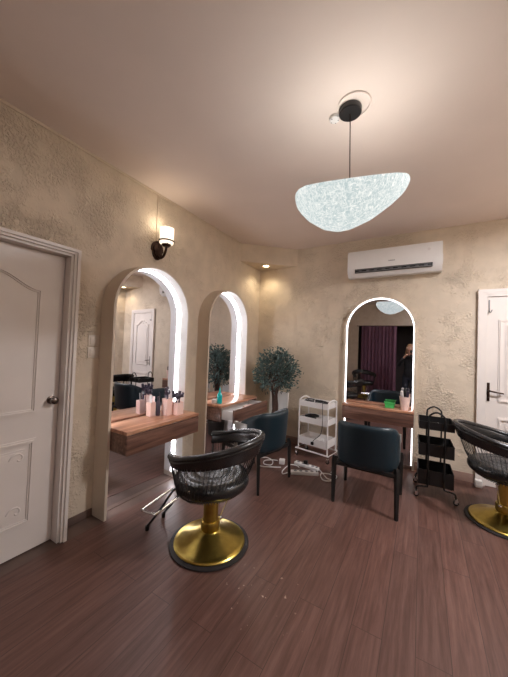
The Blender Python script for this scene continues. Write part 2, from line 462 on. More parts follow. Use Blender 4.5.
# ------------------------------------------------------------------ arched mirrors
AW, AH = .905, 2.237
def arch_out(w, h, inset=0, z0=0., n=40):
    r = w / 2 - inset; zc = h - w / 2
    pts = [(r, z0)] + [(r, z0 + (zc - z0) * k / 8) for k in range(1, 8)]
    pts += [(r * math.cos(PI * k / n), zc + r * math.sin(PI * k / n)) for k in range(n + 1)]
    pts += [(-r, z0 + (zc - z0) * k / 8) for k in range(7, 0, -1)] + [(-r, z0)]
    return pts
def arch(label, loc, rotz, d, mrot, led_y, led_r, led_in, my, lip=.022):
    t = thing('arched_mirror', label, 'mirror', loc, rotz, 'lit arched wall mirrors')
    b = bmesh.new()
    ringprism(b, arch_out(AW, AH), arch_out(AW, AH, lip), -d, -.001, closed=False)
    bmesh.ops.bevel(b, geom=[e for e in b.edges if all(abs(v.co.y + d) < 1e-4 for v in e.verts) and len(e.link_faces) == 2 and e.calc_face_angle(0) > 1], offset=.004, segments=2, affect='EDGES')
    obj('arch_surround', b, 'arch', t)
    b = bmesh.new(); ringprism(b, arch_out(AW, AH, lip - .002, .05), arch_out(AW, AH, lip + .002, .05), -d + .008, -.002, closed=False)
    if d > .1: obj('reveal_lining', b, 'white', t)
    else: b.free()
    s = bmesh.new(); box(s, -AW / 2 + lip, AW / 2 - lip, -d + .004 if d < .1 else -.060, -.001, -.004 if d > .1 else 0, .001 if d > .1 else .05)
    obj('sill', s, 'tile', t)
    m = bmesh.new(); prism(m, arch_out(AW, AH, lip + .007, .005 if d > .1 else .055), -.003, .003)
    mo = obj('mirror_glass', m, 'mirror', t, smooth=False, loc=(0, my, 0), rotz=mrot)
    l = bmesh.new()
    if led_r > .012: ringprism(l, arch_out(AW, AH, lip + .001, .06), arch_out(AW, AH, lip + .006, .06), led_y - led_r, led_y + led_r, closed=False)
    else: tube(l, [(x, led_y, z) for x, z in arch_out(AW, AH, lip + led_in, .06)], led_r, 10)
    obj('light_strip', l, 'led' if led_r > .012 else 'led_soft', t)
    return t
A1 = arch('tall arched mirror with light strip beside the white door, wall lamp above it', (XL, 1.9065, 0), PI / 2, .18, -.03, -.047, .0125, .006, -.020)
A2 = arch('tall arched mirror with light strip above the desk with the open drawer', (XL, 3.1495, 0), PI / 2, .18, -.02, -.043, .0125, .006, -.020)
A3 = arch('shallow arched mirror reflecting the purple curtain, below the air conditioner', (-.51, YF, 0), 0, .055, .024, -.047, .0065, .0065, -.022, .028)

# ------------------------------------------------------------------ wall desks
def desk(label, loc, rotz, w, dep, out=0, z0=.575):
    t = thing('wall_desk', label, 'desk', (loc[0], loc[1], z0), rotz, 'walnut wall desks under the arched mirrors')
    h = .19; y1 = -dep; y0 = -.048
    x0, x1 = -w / 2, w / 2
    b = bmesh.new(); box(b, x0, x1, y1, y0, h - .03, h, .003); obj('desktop', b, 'wood', t)
    b = bmesh.new()
    box(b, x0 + .001, x0 + .03, y1 + .004, y0 - .001, 0, h - .031, .002); box(b, x1 - .03, x1 - .001, y1 + .004, y0 - .001, 0, h - .031, .002)
    box(b, x0 + .031, x1 - .031, y1 + .03, y0 - .001, 0, .018, .002); box(b, x0 + .031, x1 - .031, y0 - .02, y0 - .002, .019, h - .031, .002)
    obj('carcass', b, 'woodfront', t)
    d = bmesh.new()
    fx0, fx1 = x0 + .032, x1 - .032
    dy = y1 - out
    if out: fx0, fx1 = x0 + .034, x1 - .004
    box(d, x0 + .036, x1 - .036, dy + .02, dy + .30, .024, .030)
    for xs in (x0 + .036, x1 - .048): box(d, xs, xs + .012, dy + .02, dy + .30, .031, .135, .001)
    box(d, x0 + .049, x1 - .049, dy + .288, dy + .30, .031, .135)
    dr = obj('drawer', d, 'white', t)
    f = bmesh.new(); box(f, fx0 if out else x0 + .004, fx1 if out else x1 - .004, dy - .002, dy + .018, -.004, h - .036, .003)
    obj('drawer_front', f, 'woodfront', dr)
    if not out:
        pass
    return t
D1 = desk('walnut wall desk with closed drawer holding the pink cups, beside the black salon chair', (XL, 1.9065, 0), PI / 2, .856, .392)
D2 = desk('walnut wall desk with its drawer pulled open, turquoise bottle on top', (XL, 3.1495, 0), PI / 2, .856, .385, .17, .585)
D3 = desk('walnut wall desk holding a green box, in front of the teal chair', (-.497, YF, 0), 0, .853, .238)

# things inside the open drawer
def in_drawer(name, label, cat, bm, mat, x, y, rz=0):
    tag(obj(name, bm, mat, None, loc=(x, y, .6165), rotz=rz), label, cat)
b = bmesh.new(); tube(b, smooth_path([(0, -.1, .02), (.02, -.03, .03), (.0, .05, .035), (.03, .12, .03)], 5), [.018] * 16, 8)
in_drawer('rolled_towel', 'rolled grey cloth lying inside the open drawer', 'towel', b, 'grey', -1.93, 2.95)
b = bmesh.new(); box(b, -.06, .06, -.09, .09, 0, .09, .006)
in_drawer('storage_box', 'pale box standing inside the open drawer', 'box', b, 'pink', -1.95, 3.26)

# ------------------------------------------------------------------ salon chairs
def salon_chair(label, loc, rotz):
    t = thing('salon_chair', label, 'salon chair', loc, rotz, 'black barrel salon chairs on brass bases')
    obj('base_mat', lathe(bmesh.new(), [(0, 0), (.288, 0), (.296, .005), (.294, .013), (.27, .016), (0, .016)], 64), 'rubber', t)
    obj('base', lathe(bmesh.new(), [(0, .016), (.262, .016), (.266, .024), (.258, .031), (.238, .033), (.225, .037), (.15, .070), (.088, .098), (.078, .102), (.074, .106), (0, .106)], 64), 'gold', t, 25)
    obj('column', lathe(bmesh.new(), [(0, .106), (.068, .106), (.070, .112), (.070, .165), (.066, .172), (.057, .174), (.057, .40), (0, .40)], 40), 'gold', t)
    b = bmesh.new(); lathe(b, [(0, .385), (.11, .385), (.13, .395), (.13, .412), (0, .412)], 32)
    obj('seat_plate', b, 'blackmetal', t)
    prof = [(0, .412), (.23, .413), (.245, .432), (.268, .446), (.281, .470), (.280, .496), (.266, .520), (.240, .534)]
    for r, z in ((.20, .538), (.192, .5355), (.185, .538), (.13, .540), (.122, .5375), (.115, .540), (0, .541)): prof.append((r, z))
    obj('seat', lathe(bmesh.new(), prof, 56), 'leather', t, 60)
    # barrel footprint: s in [-1,1], 0 = middle of the back
    def foot(s, grow=0.):
        a = abs(s)
        sg = 1 if s >= 0 else -1
        rx, ry = .375 + grow, .34 + grow
        if a < .68:
            p = a / .68 * PI / 2
            return Vector((-rx * math.cos(p), sg * ry * math.sin(p), 0)), Vector((-math.cos(p), sg * math.sin(p), 0)).normalized()
        u = (a - .68) / .32
        return Vector((.17 * u, sg * (ry - .05 * u * u), 0)), Vector((0, sg, 0))
    ease = lambda a: .5 + .5 * math.cos(PI * min(1, a))
    zt = lambda s: .705 + .125 * ease(abs(s))
    hh = lambda s: .072 + .043 * ease(abs(s))
    N = 60
    b = bmesh.new(); rings = []
    for i in range(N + 1):
        s = -1 + 2 * i / N
        p, n = foot(s); z = zt(s); h = hh(s)
        sec = [(.012, 0), (.020, -.012), (.012, -.03), (-.012, -h + .012), (-.018, -h), (-.030, -h + .004), (-.036, -h + .02), (-.024, -.03), (-.020, -.008), (-.006, .004)]
        rings.append([b.verts.new(p + n * a + Vector((0, 0, z + q))) for a, q in sec])
    for A, B in zip(rings[:-1], rings[1:]):
        k = len(A)
        for j in range(k): b.faces.new((A[j], A[(j + 1) % k], B[(j + 1) % k], B[j]))
    b.faces.new(rings[0][::-1]); b.faces.new(rings[-1])
    back = obj('backrest', b, 'leather', t, 70)
    b = bmesh.new()
    tube(b, [foot(-1 + 2 * i / N)[0] + Vector((0, 0, zt(-1 + 2 * i / N) + .006)) for i in range(N + 1)], .022, 10)
    for s in (-1, 1): ball(b, foot(s)[0] + Vector((0, 0, zt(s) + .006)), .0222, 2)
    obj('padded_rim', b, 'leather', back, 70)
    # wire basket
    b = bmesh.new(); K = 50
    low = lambda s, g=0.: Vector((foot(s)[0].x * .66 + .02, foot(s)[0].y * .80, .432))
    for i in range(K + 1):
        s = -1 + 2 * i / K
        p, n = foot(s)
        top = p - n * .004 + Vector((0, 0, zt(s) - .03))
        lp = low(s); mid = top.lerp(lp, .6) + n * .012
        inn = Vector((lp.x * .72, lp.y * .72, .402))
        tube(b, [top, mid, lp, lp.lerp(inn, .5) - Vector((0, 0, .020)), inn], .0024, 5)
    for zz, f in ((0, 1.0),):
        tube(b, [low(-1 + 2 * i / N) for i in range(N + 1)], .0045, 6)
    ringp = [Vector((low(-1 + 2 * i / N).x * .72, low(-1 + 2 * i / N).y * .72, .402)) for i in range(N + 1)]
    tube(b, ringp, .0045, 6)
    for s in (-1, 1):
        tube(b, [foot(s)[0] + Vector((0, 0, zt(s) - .02)), low(s) + Vector((.005, 0, 0)), Vector((low(s).x * .5, low(s).y * .72, .402))], .008, 8)
    obj('wire_basket', b, 'blackmetal', t)
    # footrest
    b = bmesh.new()
    loop = [(.375, -.15, .20), (.40, -.175, .20), (.485, -.175, .20), (.51, -.15, .20), (.51, .15, .20), (.485, .175, .20), (.40, .175, .20), (.375, .15, .20)]
    tube(b, smooth_path(loop, 4, True), .0095, 8, True)
    fr = obj('footrest', b, 'chrome', t)
    for s in (-1, 1):
        b = bmesh.new(); tube(b, smooth_path([(.16, s * .115, .40), (.25, s * .112, .39), (.31, s * .108, .32), (.41, s * .102, .17), (.515, s * .097, .036)], 4), .0095, 8)
        lathe(b, [(0, 0), (.015, 0), (.017, .034), (0, .042)], 12, (.518, s * .097, 0))
        obj('footrest_leg', b, 'blackmetal', fr)
    b = bmesh.new()
    tube(b, [(-.05, -.055, .165), (-.085, -.13, .30), (-.10, -.155, .375)], .006, 8)
    ball(b, (-.05, -.058, .165), .016, 2); ball(b, (-.10, -.157, .382), .012, 2)
    obj('pump_lever', b, 'chrome', t)
    return t
SC1 = salon_chair('black barrel salon chair on brass base facing the tall mirror beside the white door', (-1.36, 1.75, 0), math.radians(188))
dup(SC1, (.665, 3.385, 0), math.radians(4), 'black barrel salon chair on brass base beside the black trolley, cut by the frame')
dup(SC1, (-1.30, -1.15, 0), math.radians(70), 'black salon chair before the purple curtain, seen reflected in the far mirror')

# ------------------------------------------------------------------ teal chairs
def teal_chair(label, loc, rotz):
    t = thing('teal_chair', label, 'chair', loc, rotz, 'teal vinyl armchairs at the desks')
    # wrap-around back: path from one wing tip round the back to the other
    path = [(.04, -.262), (-.02, -.264), (-.10, -.262), (-.17, -.250), (-.225, -.215), (-.255, -.16), (-.272, -.08), (-.277, 0)]
    path = smooth_path([(x, y, 0) for x, y in path] + [(x, -y, 0) for x, y in path[-2::-1]], 4)
    n = len(path) - 1; m = 14; th = .042
    L = [0]
    for p, q in zip(path[:-1], path[1:]): L.append(L[-1] + (q - p).length)
    tot = L[-1]
    b = bmesh.new(); G = [[], []]
    for i, p in enumerate(path):
        d = (path[min(n, i + 1)] - path[max(0, i - 1)]).normalized(); nr = Vector((d.y, -d.x, 0))
        e_ = min(L[i], tot - L[i])
        a_ = max(0, 1 - e_ / .30)
        zt_ = .80 - .115 * (a_ * a_ * (3 - 2 * a_)); zb_ = .375 + .06 * a_
        if e_ < .09: k = 1 - e_ / .09; dz = .09 * (1 - math.sqrt(max(0, 1 - k * k))); zt_ -= dz; zb_ += dz * .7
        for f in range(2):
            col = []
            for j in range(m + 1):
                v = j / m; z = zb_ + (zt_ - zb_) * v
                ed = min(e_, v * (zt_ - zb_), (1 - v) * (zt_ - zb_)); k = min(1, ed / .022); k = math.sqrt(max(0, 1 - (1 - k) ** 2))
                q = p + nr * ((th / 2 if f else -th / 2) * (.3 + .7 * k))
                back_ = max(0, -p.x - .1) / .18
                col.append(b.verts.new((q.x - .045 * v * back_, q.y, z)))
            G[f].append(col)
    for f in range(2):
        for i in range(n):
            for j in range(m):
                q = (G[f][i][j], G[f][i + 1][j], G[f][i + 1][j + 1], G[f][i][j + 1]); b.faces.new(q if f else q[::-1])
    edge = [(i, 0) for i in range(n)] + [(n, j) for j in range(m)] + [(i, m) for i in range(n, 0, -1)] + [(0, j) for j in range(m, 0, -1)]
    for a in range(len(edge)):
        (i, j), (k, l) = edge[a], edge[(a + 1) % len(edge)]
        b.faces.new((G[0][i][j], G[0][k][l], G[1][k][l], G[1][i][j]))
    obj('backrest', b, 'teal', t, 75)
    b = bmesh.new(); box(b, -.235, .25, -.235, .235, .385, .465, .03, 4); obj('seat', b, 'teal', t, 60)
    b = bmesh.new()
    box(b, -.25, .25, -.262, -.245, .36, .395, .003); box(b, -.25, .25, .245, .262, .36, .395, .003)
    box(b, -.275, -.25, -.262, .262, .36, .395, .003); box(b, .235, .255, -.262, .262, .36, .395, .003)
    obj('seat_frame', b, 'blackmetal', t)
    for sy in (-1, 1):
        b = bmesh.new(); tube(b, [(-.275, sy * .280, 0), (-.262, sy * .279, .40), (-.25, sy * .272, .44)], [.017, .026, .024], 4); obj('leg', b, 'blackmetal', t, 20)
        b = bmesh.new(); tube(b, [(.262, sy * .280, 0), (.25, sy * .279, .40), (.25, sy * .275, .44)], [.017, .026, .022], 4); obj('leg', b, 'blackmetal', t, 20)
        b = bmesh.new(); box(b, .045, .085, sy * .272 - .012, sy * .272 + .012, .40, .672, .005); box(b, -.10, .085, sy * .287 - .003, sy * .287 + .003, .60, .672, .002)
        obj('arm_support', b, 'armgrey', t)
    return t
TC = teal_chair('teal vinyl chair with its back to us, at the desk with the green box', (-.45, 3.145, 0), PI / 2)
dup(TC, (-1.615, 2.87, 0), math.radians(170), 'teal vinyl chair at the desk with the open drawer, behind the black salon chair')

# ------------------------------------------------------------------ trolleys
def tray(bm, x0, x1, y0, y1, z0, z1, th=.006):
    box(bm, x0, x1, y0, y1, z0, z0 + th)
    box(bm, x0, x1, y0, y0 + th, z0 + th, z1); box(bm, x0, x1, y1 - th, y1, z0 + th, z1)
    box(bm, x0, x0 + th, y0 + th, y1 - th, z0 + th, z1); box(bm, x1 - th, x1, y0 + th, y1 - th, z0 + th, z1)
def caster(parent, x, y, zt, mat='rubber'):
    b = bmesh.new()
    lathe(b, [(0, -.011), (.018, -.011), (.024, -.007), (.024, .007), (.018, .011), (0, .011)], 20, (x, y, .024), Matrix.Rotation(PI / 2, 4, 'X'))
    c = obj('caster', b, mat, parent)
    b = bmesh.new(); box(b, x - .012, x + .014, y - .017, y - .0125, .02, .055); box(b, x - .012, x + .014, y + .0125, y + .017, .02, .055); box(b, x - .012, x + .014, y - .017, y + .017, .055, .061)
    tube(b, [(x, y, .06), (x, y, zt)], .006, 8)
    obj('caster_fork', b, 'chrome', c)

wc = thing('utility_trolley', 'white three tier trolley beside the potted plant', 'trolley', (-1.232, 3.90, 0), math.radians(-9.6))
W2, Dp = .232, .14
for z, h in ((.175, .10), (.47, .078), (.69, .075)):
    b = bmesh.new(); tray(b, -W2 + .03, W2 - .03, -Dp, Dp, z, z + h); obj('tray', b, 'whitemetal', wc)
b = bmesh.new()
for s in (-1, 1):
    tube(b, smooth_path([(s * (W2 - .015), -Dp + .01, .10), (s * (W2 - .018), -Dp + .01, .70), (s * (W2 - .018), -Dp + .03, .775), (s * (W2 - .018), 0, .80), (s * (W2 - .018), Dp - .03, .775), (s * (W2 - .018), Dp - .01, .70), (s * (W2 - .015), Dp - .01, .10)], 5), .0095, 8)
loop = [(-W2 - .012, -Dp - .01, .10), (W2 + .012, -Dp - .01, .10), (W2 + .012, Dp + .01, .10), (-W2 - .012, Dp + .01, .10)]
tube(b, [Vector(p) for p in smooth_path(loop, 1, True)], .011, 8, True)
obj('frame', b, 'whitemetal', wc)
for sx in (-1, 1):
    for sy in (-1, 1): caster(wc, sx * W2, sy * Dp, .10)

bc = thing('black_trolley', 'black three tier trolley with hooped ends beside the far wall desk', 'trolley', (.138, 3.655, 0), math.radians(2))
for z, h in ((.70, .08), (.43, .125), (.135, .15)):
    b = bmesh.new(); tray(b, -.155, .155, -.165, .165, z, z + h, .005); obj('tray', b, 'blackmetal', bc)
for s in (-1, 1):
    b = bmesh.new()
    y = s * .178
    tube(b, smooth_path([(-.17, y, .055), (-.165, y, .10), (-.13, y, .115), (-.085, y, .12), (-.07, y, .16), (-.07, y, .5), (-.07, y, .80), (-.055, y, .855), (0, y, .885), (.055, y, .855), (.07, y, .80), (.07, y, .5), (.07, y, .16), (.085, y, .12), (.13, y, .115), (.165, y, .10), (.17, y, .055)], 4), .009, 8)
    obj('hooped_end', b, 'blackmetal', bc)
for sx in (-1, 1):
    for sy in (-1, 1): caster(bc, sx * .17, sy * .178, .07)
def bcart(name, label, cat, bm, mat, x, y, z, rz=0):
    return tag(obj(name, bm, mat, None, loc=(.138 + x, 3.655 + y, z), rotz=rz), label, cat)
b = bmesh.new(); box(b, -.035, .035, -.05, .05, 0, .05, .012, 3)
bcart('paper_packet', 'crumpled pale packet in the top tray of the black trolley', 'packet', b, 'comb', .02, -.08, .7062, .4)

def on_wc(name, label, cat, bm, mat, x, y, z, rz=0):
    q = Matrix.Rotation(math.radians(-9.6), 4, 'Z') @ Vector((x, y, 0))
    return tag(obj(name, bm, mat, None, loc=(-1.232 + q.x, 3.90 + q.y, z), rotz=rz + math.radians(-9.6)), label, cat)
b = bmesh.new(); tube(b, [(-.10, 0, .045), (-.04, .0, .05), (.05, .0, .052), (.11, .01, .05)], [.016, .02, .022, .012], 8); tube(b, [(-.10, 0, .075), (-.02, .0, .075), (.05, 0, .07), (.11, .01, .06)], [.013, .016, .016, .01], 8); box(b, -.08, .08, -.05, .06, 0, .06, .012)
on_wc('hair_straightener', 'black hair straightener on the white trolley, right side of its top tray', 'hair tool', b, 'plastic_black', .075, -.03, .6972)
b = bmesh.new(); tube(b, smooth_path([(-.06, -.05, .06), (-.07, .03, .065), (0, .06, .07), (.05, .02, .068), (.02, -.05, .065), (-.05, -.04, .068), (-.05, .04, .075), (.04, .05, .075)], 5), .006, 6); box(b, -.06, .04, -.04, .05, 0, .062, .01)
on_wc('coiled_black_cord', 'black coiled cord on the left half of the white trolley top tray', 'cord', b, 'plastic_black', -.11, -.02, .6962)
b = bmesh.new(); tube(b, [(-.09, 0, .06), (-.02, 0, .075), (.05, 0, .08), (.10, 0, .075)], [.02, .026, .024, .014], 10); box(b, -.07, .06, -.05, .05, 0, .06, .014)
on_wc('hair_clipper', 'black hair clipper lying in the middle tray of the white trolley', 'hair tool', b, 'plastic_black', -.07, -.04, .4812, .3)
b = bmesh.new(); box(b, -.09, .09, -.06, .06, 0, .03, .008)
on_wc('white_carton', 'pale flat carton in the bottom tray of the white trolley', 'box', b, 'comb', -.02, .02, .2112)
b = bmesh.new(); tube(b, smooth_path([(.13, -.10, .782), (.14, -.14, .780), (.15, -.168, .72), (.16, -.172, .55), (.14, -.170, .38), (.05, -.168, .28), (.02, -.165, .24)], 5), .004, 6); box(b, -.005, .035, -.175, -.155, .20, .240, .005)
on_wc('hanging_plug_cord', 'thin black cord with plug hanging down the front of the white trolley', 'cord', b, 'plastic_black', 0, 0, 0)

# ------------------------------------------------------------------ plant in the corner and white board
pl = thing('potted_tree', 'bushy artificial olive tree in the corner behind the teal chair', 'plant', (-1.84, 3.78, 0), 0)
obj('pot', lathe(bmesh.new(), [(0, 0), (.10, 0), (.125, .02), (.14, .22), (.145, .24), (.128, .24), (.124, .2), (0, .2)], 32), 'pot', pl)
b = bmesh.new()
for k in range(3):
    a = k * 2.1
    tube(b, smooth_path([(.03 * math.cos(a), .03 * math.sin(a), .19), (.03 * math.cos(a + 1.3), .03 * math.sin(a + 1.3), .4), (.028 * math.cos(a + 2.6), .028 * math.sin(a + 2.6), .6), (.03 * math.cos(a + 3.6), .03 * math.sin(a + 3.6), .8), (.08 * math.cos(a + 4), .08 * math.sin(a + 4), 1.0)], 5), [.032 - .0007 * i for i in range(21)], 8)
random.seed(11)
tips = []
for k in range(40):
    th, ph = random.uniform(0, 2 * PI), random.uniform(-.7, 1.5)
    d = Vector((math.cos(th) * math.cos(ph), math.sin(th) * math.cos(ph), math.sin(ph)))
    e = Vector((0, 0, 1.12)) + Vector((d.x * .31, d.y * .31, d.z * .33)) * random.uniform(.7, 1.0)
    st = Vector((random.uniform(-.03, .03), random.uniform(-.03, .03), random.uniform(.78, 1.0)))
    pth = smooth_path([st, st.lerp(e, .5) + Vector((0, 0, .04)), e], 4)
    tube(b, pth, [.006 - .0005 * i for i in range(len(pth))], 5)
    tips.append(pth)
obj('trunk', b, 'bark', pl)
b = bmesh.new()
def leaf(p, d, L, w):
    a, n = frame_at(d)
    r = random.uniform(0, 2 * PI); s = a * math.cos(r) + n * math.sin(r); u = d.cross(s).normalized()
    q = [p, p + d * L * .35 + s * w + u * .004, p + d * L * .7 + s * w * .8, p + d * L, p + d * L * .7 - s * w * .8, p + d * L * .35 - s * w + u * .004]
    V = [b.verts.new(x) for x in q]; b.faces.new((V[0], V[1], V[2], V[3])); b.faces.new((V[0], V[3], V[4], V[5]))
for pth in tips:
    for _ in range(26):
        k = random.randrange(3, len(pth)); p = pth[k] + Vector([random.gauss(0, .035) for _ in range(3)])
        d = (p - Vector((0, 0, 1.0))).normalized() + Vector([random.uniform(-.8, .8) for _ in range(3)])
        leaf(p, d.normalized(), random.uniform(.035, .06), random.uniform(.008, .013))
for _ in range(1300):
    th, ph = random.uniform(0, 2 * PI), math.asin(random.uniform(-.75, 1))
    d = Vector((math.cos(th) * math.cos(ph), math.sin(th) * math.cos(ph), math.sin(ph))); r = random.uniform(.55, 1.0)
    bump = 1 + .14 * math.sin(3 * th + 1) * math.cos(2 * ph)
    p = Vector((0, 0, 1.11)) + Vector((d.x * .33, d.y * .33, d.z * .37)) * r * bump
    p.x *= .82 if p.z < .95 else 1; p.y *= .82 if p.z < .95 else 1
    dd = (d + Vector([random.uniform(-.9, .9) for _ in range(3)])).normalized()
    leaf(p, dd, random.uniform(.035, .06), random.uniform(.008, .013))
obj('foliage', b, 'leaf', pl, smooth=False)
b = bmesh.new(); box(b, -.175, .175, -.012, .012, 0, .80, .003)
wbd = tag(obj('white_board', b, 'white', None, loc=(-1.925, 4.03, 0)), 'upright white board standing in the corner behind the olive tree trunk', 'board')
wbd.rotation_euler = (math.radians(-4), 0, math.radians(-12))

# ------------------------------------------------------------------ air conditioner
ac = thing('air_conditioner', 'white split air conditioner high on the wall above the far arched mirror', 'air conditioner', (-.36, YF, 2.49), 0)
prof = [(0, .02), (0, .36), (-.13, .365), (-.185, .35), (-.205, .30), (-.212, .12), (-.195, .05), (-.14, .0), (-.04, .0)]
b = bmesh.new()
A = [b.verts.new((-.55, y - .001, z)) for y, z in prof]; B2 = [b.verts.new((.55, y - .001, z)) for y, z in prof]
b.faces.new(A); b.faces.new(B2[::-1])
for i in range(len(prof)): b.faces.new((A[i], B2[i], B2[(i + 1) % len(prof)], A[(i + 1) % len(prof)]))
obj('casing', b, 'white', ac, 40)
b = bmesh.new(); box(b, -.45, .45, -.2125, -.19, .045, .098, .004); vent = obj('air_outlet', b, 'slot', ac)
b = bmesh.new()
box(b, -.44, .44, -.226, -.208, .052, .060, .002); box(b, -.44, .44, -.222, -.206, .082, .088, .002)
for k in range(-4, 5): box(b, k * .095 - .02, k * .095 + .02, -.221, -.206, .066, .073, .002)
obj('louver', b, 'grey', vent)
b = bmesh.new(); lathe(b, [(0, 0), (.016, 0), (.016, .004), (0, .005)], 20, (.41, -.2085, .262), Matrix.Rotation(PI / 2, 4, 'X')); obj('round_badge', b, 'comb', ac)
b = bmesh.new()
for k in range(5): box(b, -.035 + k * .015, -.024 + k * .015, -.2145, -.209, .166, .178, .001)
obj('logo', b, 'grey', ac)
b = bmesh.new(); box(b, .551, .558, -.15, -.05, .10, .20, .002); obj('end_cap', b, 'comb', ac)
b = bmesh.new(); box(b, -.558, -.551, -.15, -.05, .10, .20, .002); obj('end_cap', b, 'comb', ac)

# ------------------------------------------------------------------ wall sconce and light switch
sc = thing('wall_sconce', 'dark bronze wall lamp with a lit white glass shade above the first arched mirror', 'wall lamp', (XL, 2.015, 2.36), PI / 2)
b = bmesh.new()
pts = [(.078 * math.sin(2 * PI * k / 28) * (1 if math.cos(2 * PI * k / 28) < .2 else .8), .095 + .10 * -math.cos(2 * PI * k / 28)) for k in range(28)]
prism(b, pts, -.016, -.001); prism(b, [(x * .75, .095 + (z - .095) * .75) for x, z in pts], -.028, -.016)
obj('backplate', b, 'bronze', sc)
b = bmesh.new()
tube(b, smooth_path([(0, -.02, .04), (.0, -.06, .01), (.0, -.11, .03), (.0, -.14, .09), (.0, -.142, .125)], 5), [.013] * 21, 8)
tube(b, smooth_path([(.0, -.025, .12), (.0, -.04, .25), (.0, -.045, .31), (0, -.06, .325)], 4), .006, 8); ball(b, (0, -.062, .325), .010, 2)
lathe(b, [(0, .118), (.03, .118), (.045, .132), (.048, .14), (0, .14)], 24, (0, -.142, 0))
lathe(b, [(.071, .166), (.079, .166), (.079, .178), (.071, .178), (.071, .166)], 32, (0, -.142, 0))
for a in (0, 2.1, 4.2): tube(b, [(.04 * math.cos(a), -.142 + .04 * math.sin(a), .134), (.073 * math.cos(a), -.142 + .073 * math.sin(a), .17)], .004, 6)
obj('arm', b, 'bronze', sc)
b = bmesh.new(); lathe(b, [(0, .145), (.062, .145), (.069, .155), (.070, .305), (.066, .305), (.065, .155), (0, .149)], 40, (0, -.142, 0)); obj('glass_shade', b, 'sconce_glass', sc)
light('sconce_bulb', 'POINT', (0, -.142, .34), 1.1, (1, .84, .64), sc, shadow_soft_size=.04)
b = bmesh.new(); box(b, XL + .0005, XL + .010, 1.995, 2.007, 2.55, 3.035, .002)
tag(obj('cable_conduit', b, 'soffit'), 'thin painted cable duct running up from the wall lamp to the ceiling', 'conduit')
for z, lab in ((1.345, 'lower white switch plate of two between the white door and the tall arched mirror'), (1.445, 'upper white socket plate of two between the white door and the tall arched mirror')):
    t = thing('switch_plate', lab, 'light switch', (XL, 1.394, z), PI / 2, 'stacked switch plates')
    b = bmesh.new(); box(b, -.046, .046, -.010, -.001, 0, .092, .003); obj('plate', b, 'offwhite', t)
    b = bmesh.new(); box(b, -.03, .03, -.015, -.0105, .016, .076, .002); obj('rocker', b, 'offwhite', t)

# ------------------------------------------------------------------ pendant lamp
pd = thing('pendant_lamp', 'white fibre pendant lamp shaped like a curled leaf, hanging on a thin cord', 'pendant lamp', (-.43, 1.845, H), 0)
obj('canopy', lathe(bmesh.new(), [(0, -.001), (.068, -.001), (.07, -.005), (.07, -.032), (.065, -.037), (0, -.037)], 40), 'plastic_black', pd)
obj('ceiling_rose', lathe(bmesh.new(), [(.101, -.001), (.104, -.004), (.101, -.009), (.095, -.010), (.092, -.007), (.090, -.001), (.101, -.001)], 48, (.028, -.018, 0)), 'ceiling', pd)
b = bmesh.new(); tube(b, [(0, 0, -.036), (.008, .015, -.56)], .0035, 6); lathe(b, [(0, -.525), (.012, -.525), (.012, -.505), (.006, -.49), (0, -.49)], 12, (.008, .015, 0)); tube(b, [(-.03, .015, -.498), (.046, .015, -.502)], .004, 6); obj('cord', b, 'bronze', pd)
PROF = [(-.329, .057, .057), (-.322, .078, .024), (-.314, .092, .0), (-.287, .112, -.036), (-.24, .124, -.083), (-.146, .127, -.140), (-.06, .128, -.160), (.016, .129, -.151), (.137, .131, -.104), (.249, .132, -.028), (.302, .127, .020), (.321, .119, .043), (.334, .104, .072), (.339, .09, .09)]
def prof_at(x):
    for p, q in zip(PROF[:-1], PROF[1:]):
        if x <= q[0]:
            k = (x - p[0]) / (q[0] - p[0]); return p[1] + (q[1] - p[1]) * k, p[2] + (q[2] - p[2]) * k
    return PROF[-1][1:]
b = bmesh.new(); NU, NV = 72, 30; grid = []
for i in range(NU + 1):
    u = -math.cos(PI * i / NU); x = .005 + .334 * u
    T0, D = prof_at(x); w = .25 * math.sqrt(max(0, 1 - u * u)) * (1 - .22 * u) + .001
    row = []
    for j in range(NV + 1):
        v = -math.cos(PI * j / NV)
        T = T0 - (T0 - D) * .46 * max(0, v)
        row.append(b.verts.new((x, w * v * (.6 if v > 0 else 1), T + (D - T) * math.sqrt(max(0, 1 - abs(v) ** 2.2)))))
    grid.append(row)
for i in range(NU):
    for j in range(NV): b.faces.new((grid[i][j], grid[i + 1][j], grid[i + 1][j + 1], grid[i][j + 1]))
bmesh.ops.remove_doubles(b, verts=list(b.verts), dist=.0004)
bmesh.ops.smooth_vert(b, verts=[v for v in b.verts if not v.is_boundary], factor=.5, use_axis_x=True, use_axis_y=True, use_axis_z=True)
sh = obj('lamp_shade', b, 'shade', pd, 80, loc=(0, .015, -.618))
sh.rotation_euler = (math.radians(26.2), 0, math.radians(13.0))
mod = sh.modifiers.new('thick', 'SOLIDIFY'); mod.thickness = .008; mod.offset = 1
b = bmesh.new(); ball(b, (.008, .015, -.635), .036, 3); lathe(b, [(0, -.61), (.016, -.61), (.016, -.56), (0, -.56)], 16, (.008, .015, 0)); obj('bulb', b, 'bulb', pd)
light('pendant_bulb', 'POINT', (.06, -.02, -.56), 8, (1, .95, .88), pd, shadow_soft_size=.05)
sd = thing('smoke_detector', 'small white smoke detector on the ceiling beside the pendant lamp canopy', 'smoke detector', (-.538, 1.868, H), 0)
obj('housing', lathe(bmesh.new(), [(0, -.001), (.034, -.001), (.035, -.008), (.032, -.020), (.022, -.025), (0, -.025)], 32), 'white', sd)
for a in (.3, 1.5, 2.8, 4.2):
    b = bmesh.new(); ball(b, (  .024 * math.cos(a), .024 * math.sin(a), -.0235), .004, 1)
    obj('sensor_hole', b, 'slot', sd)

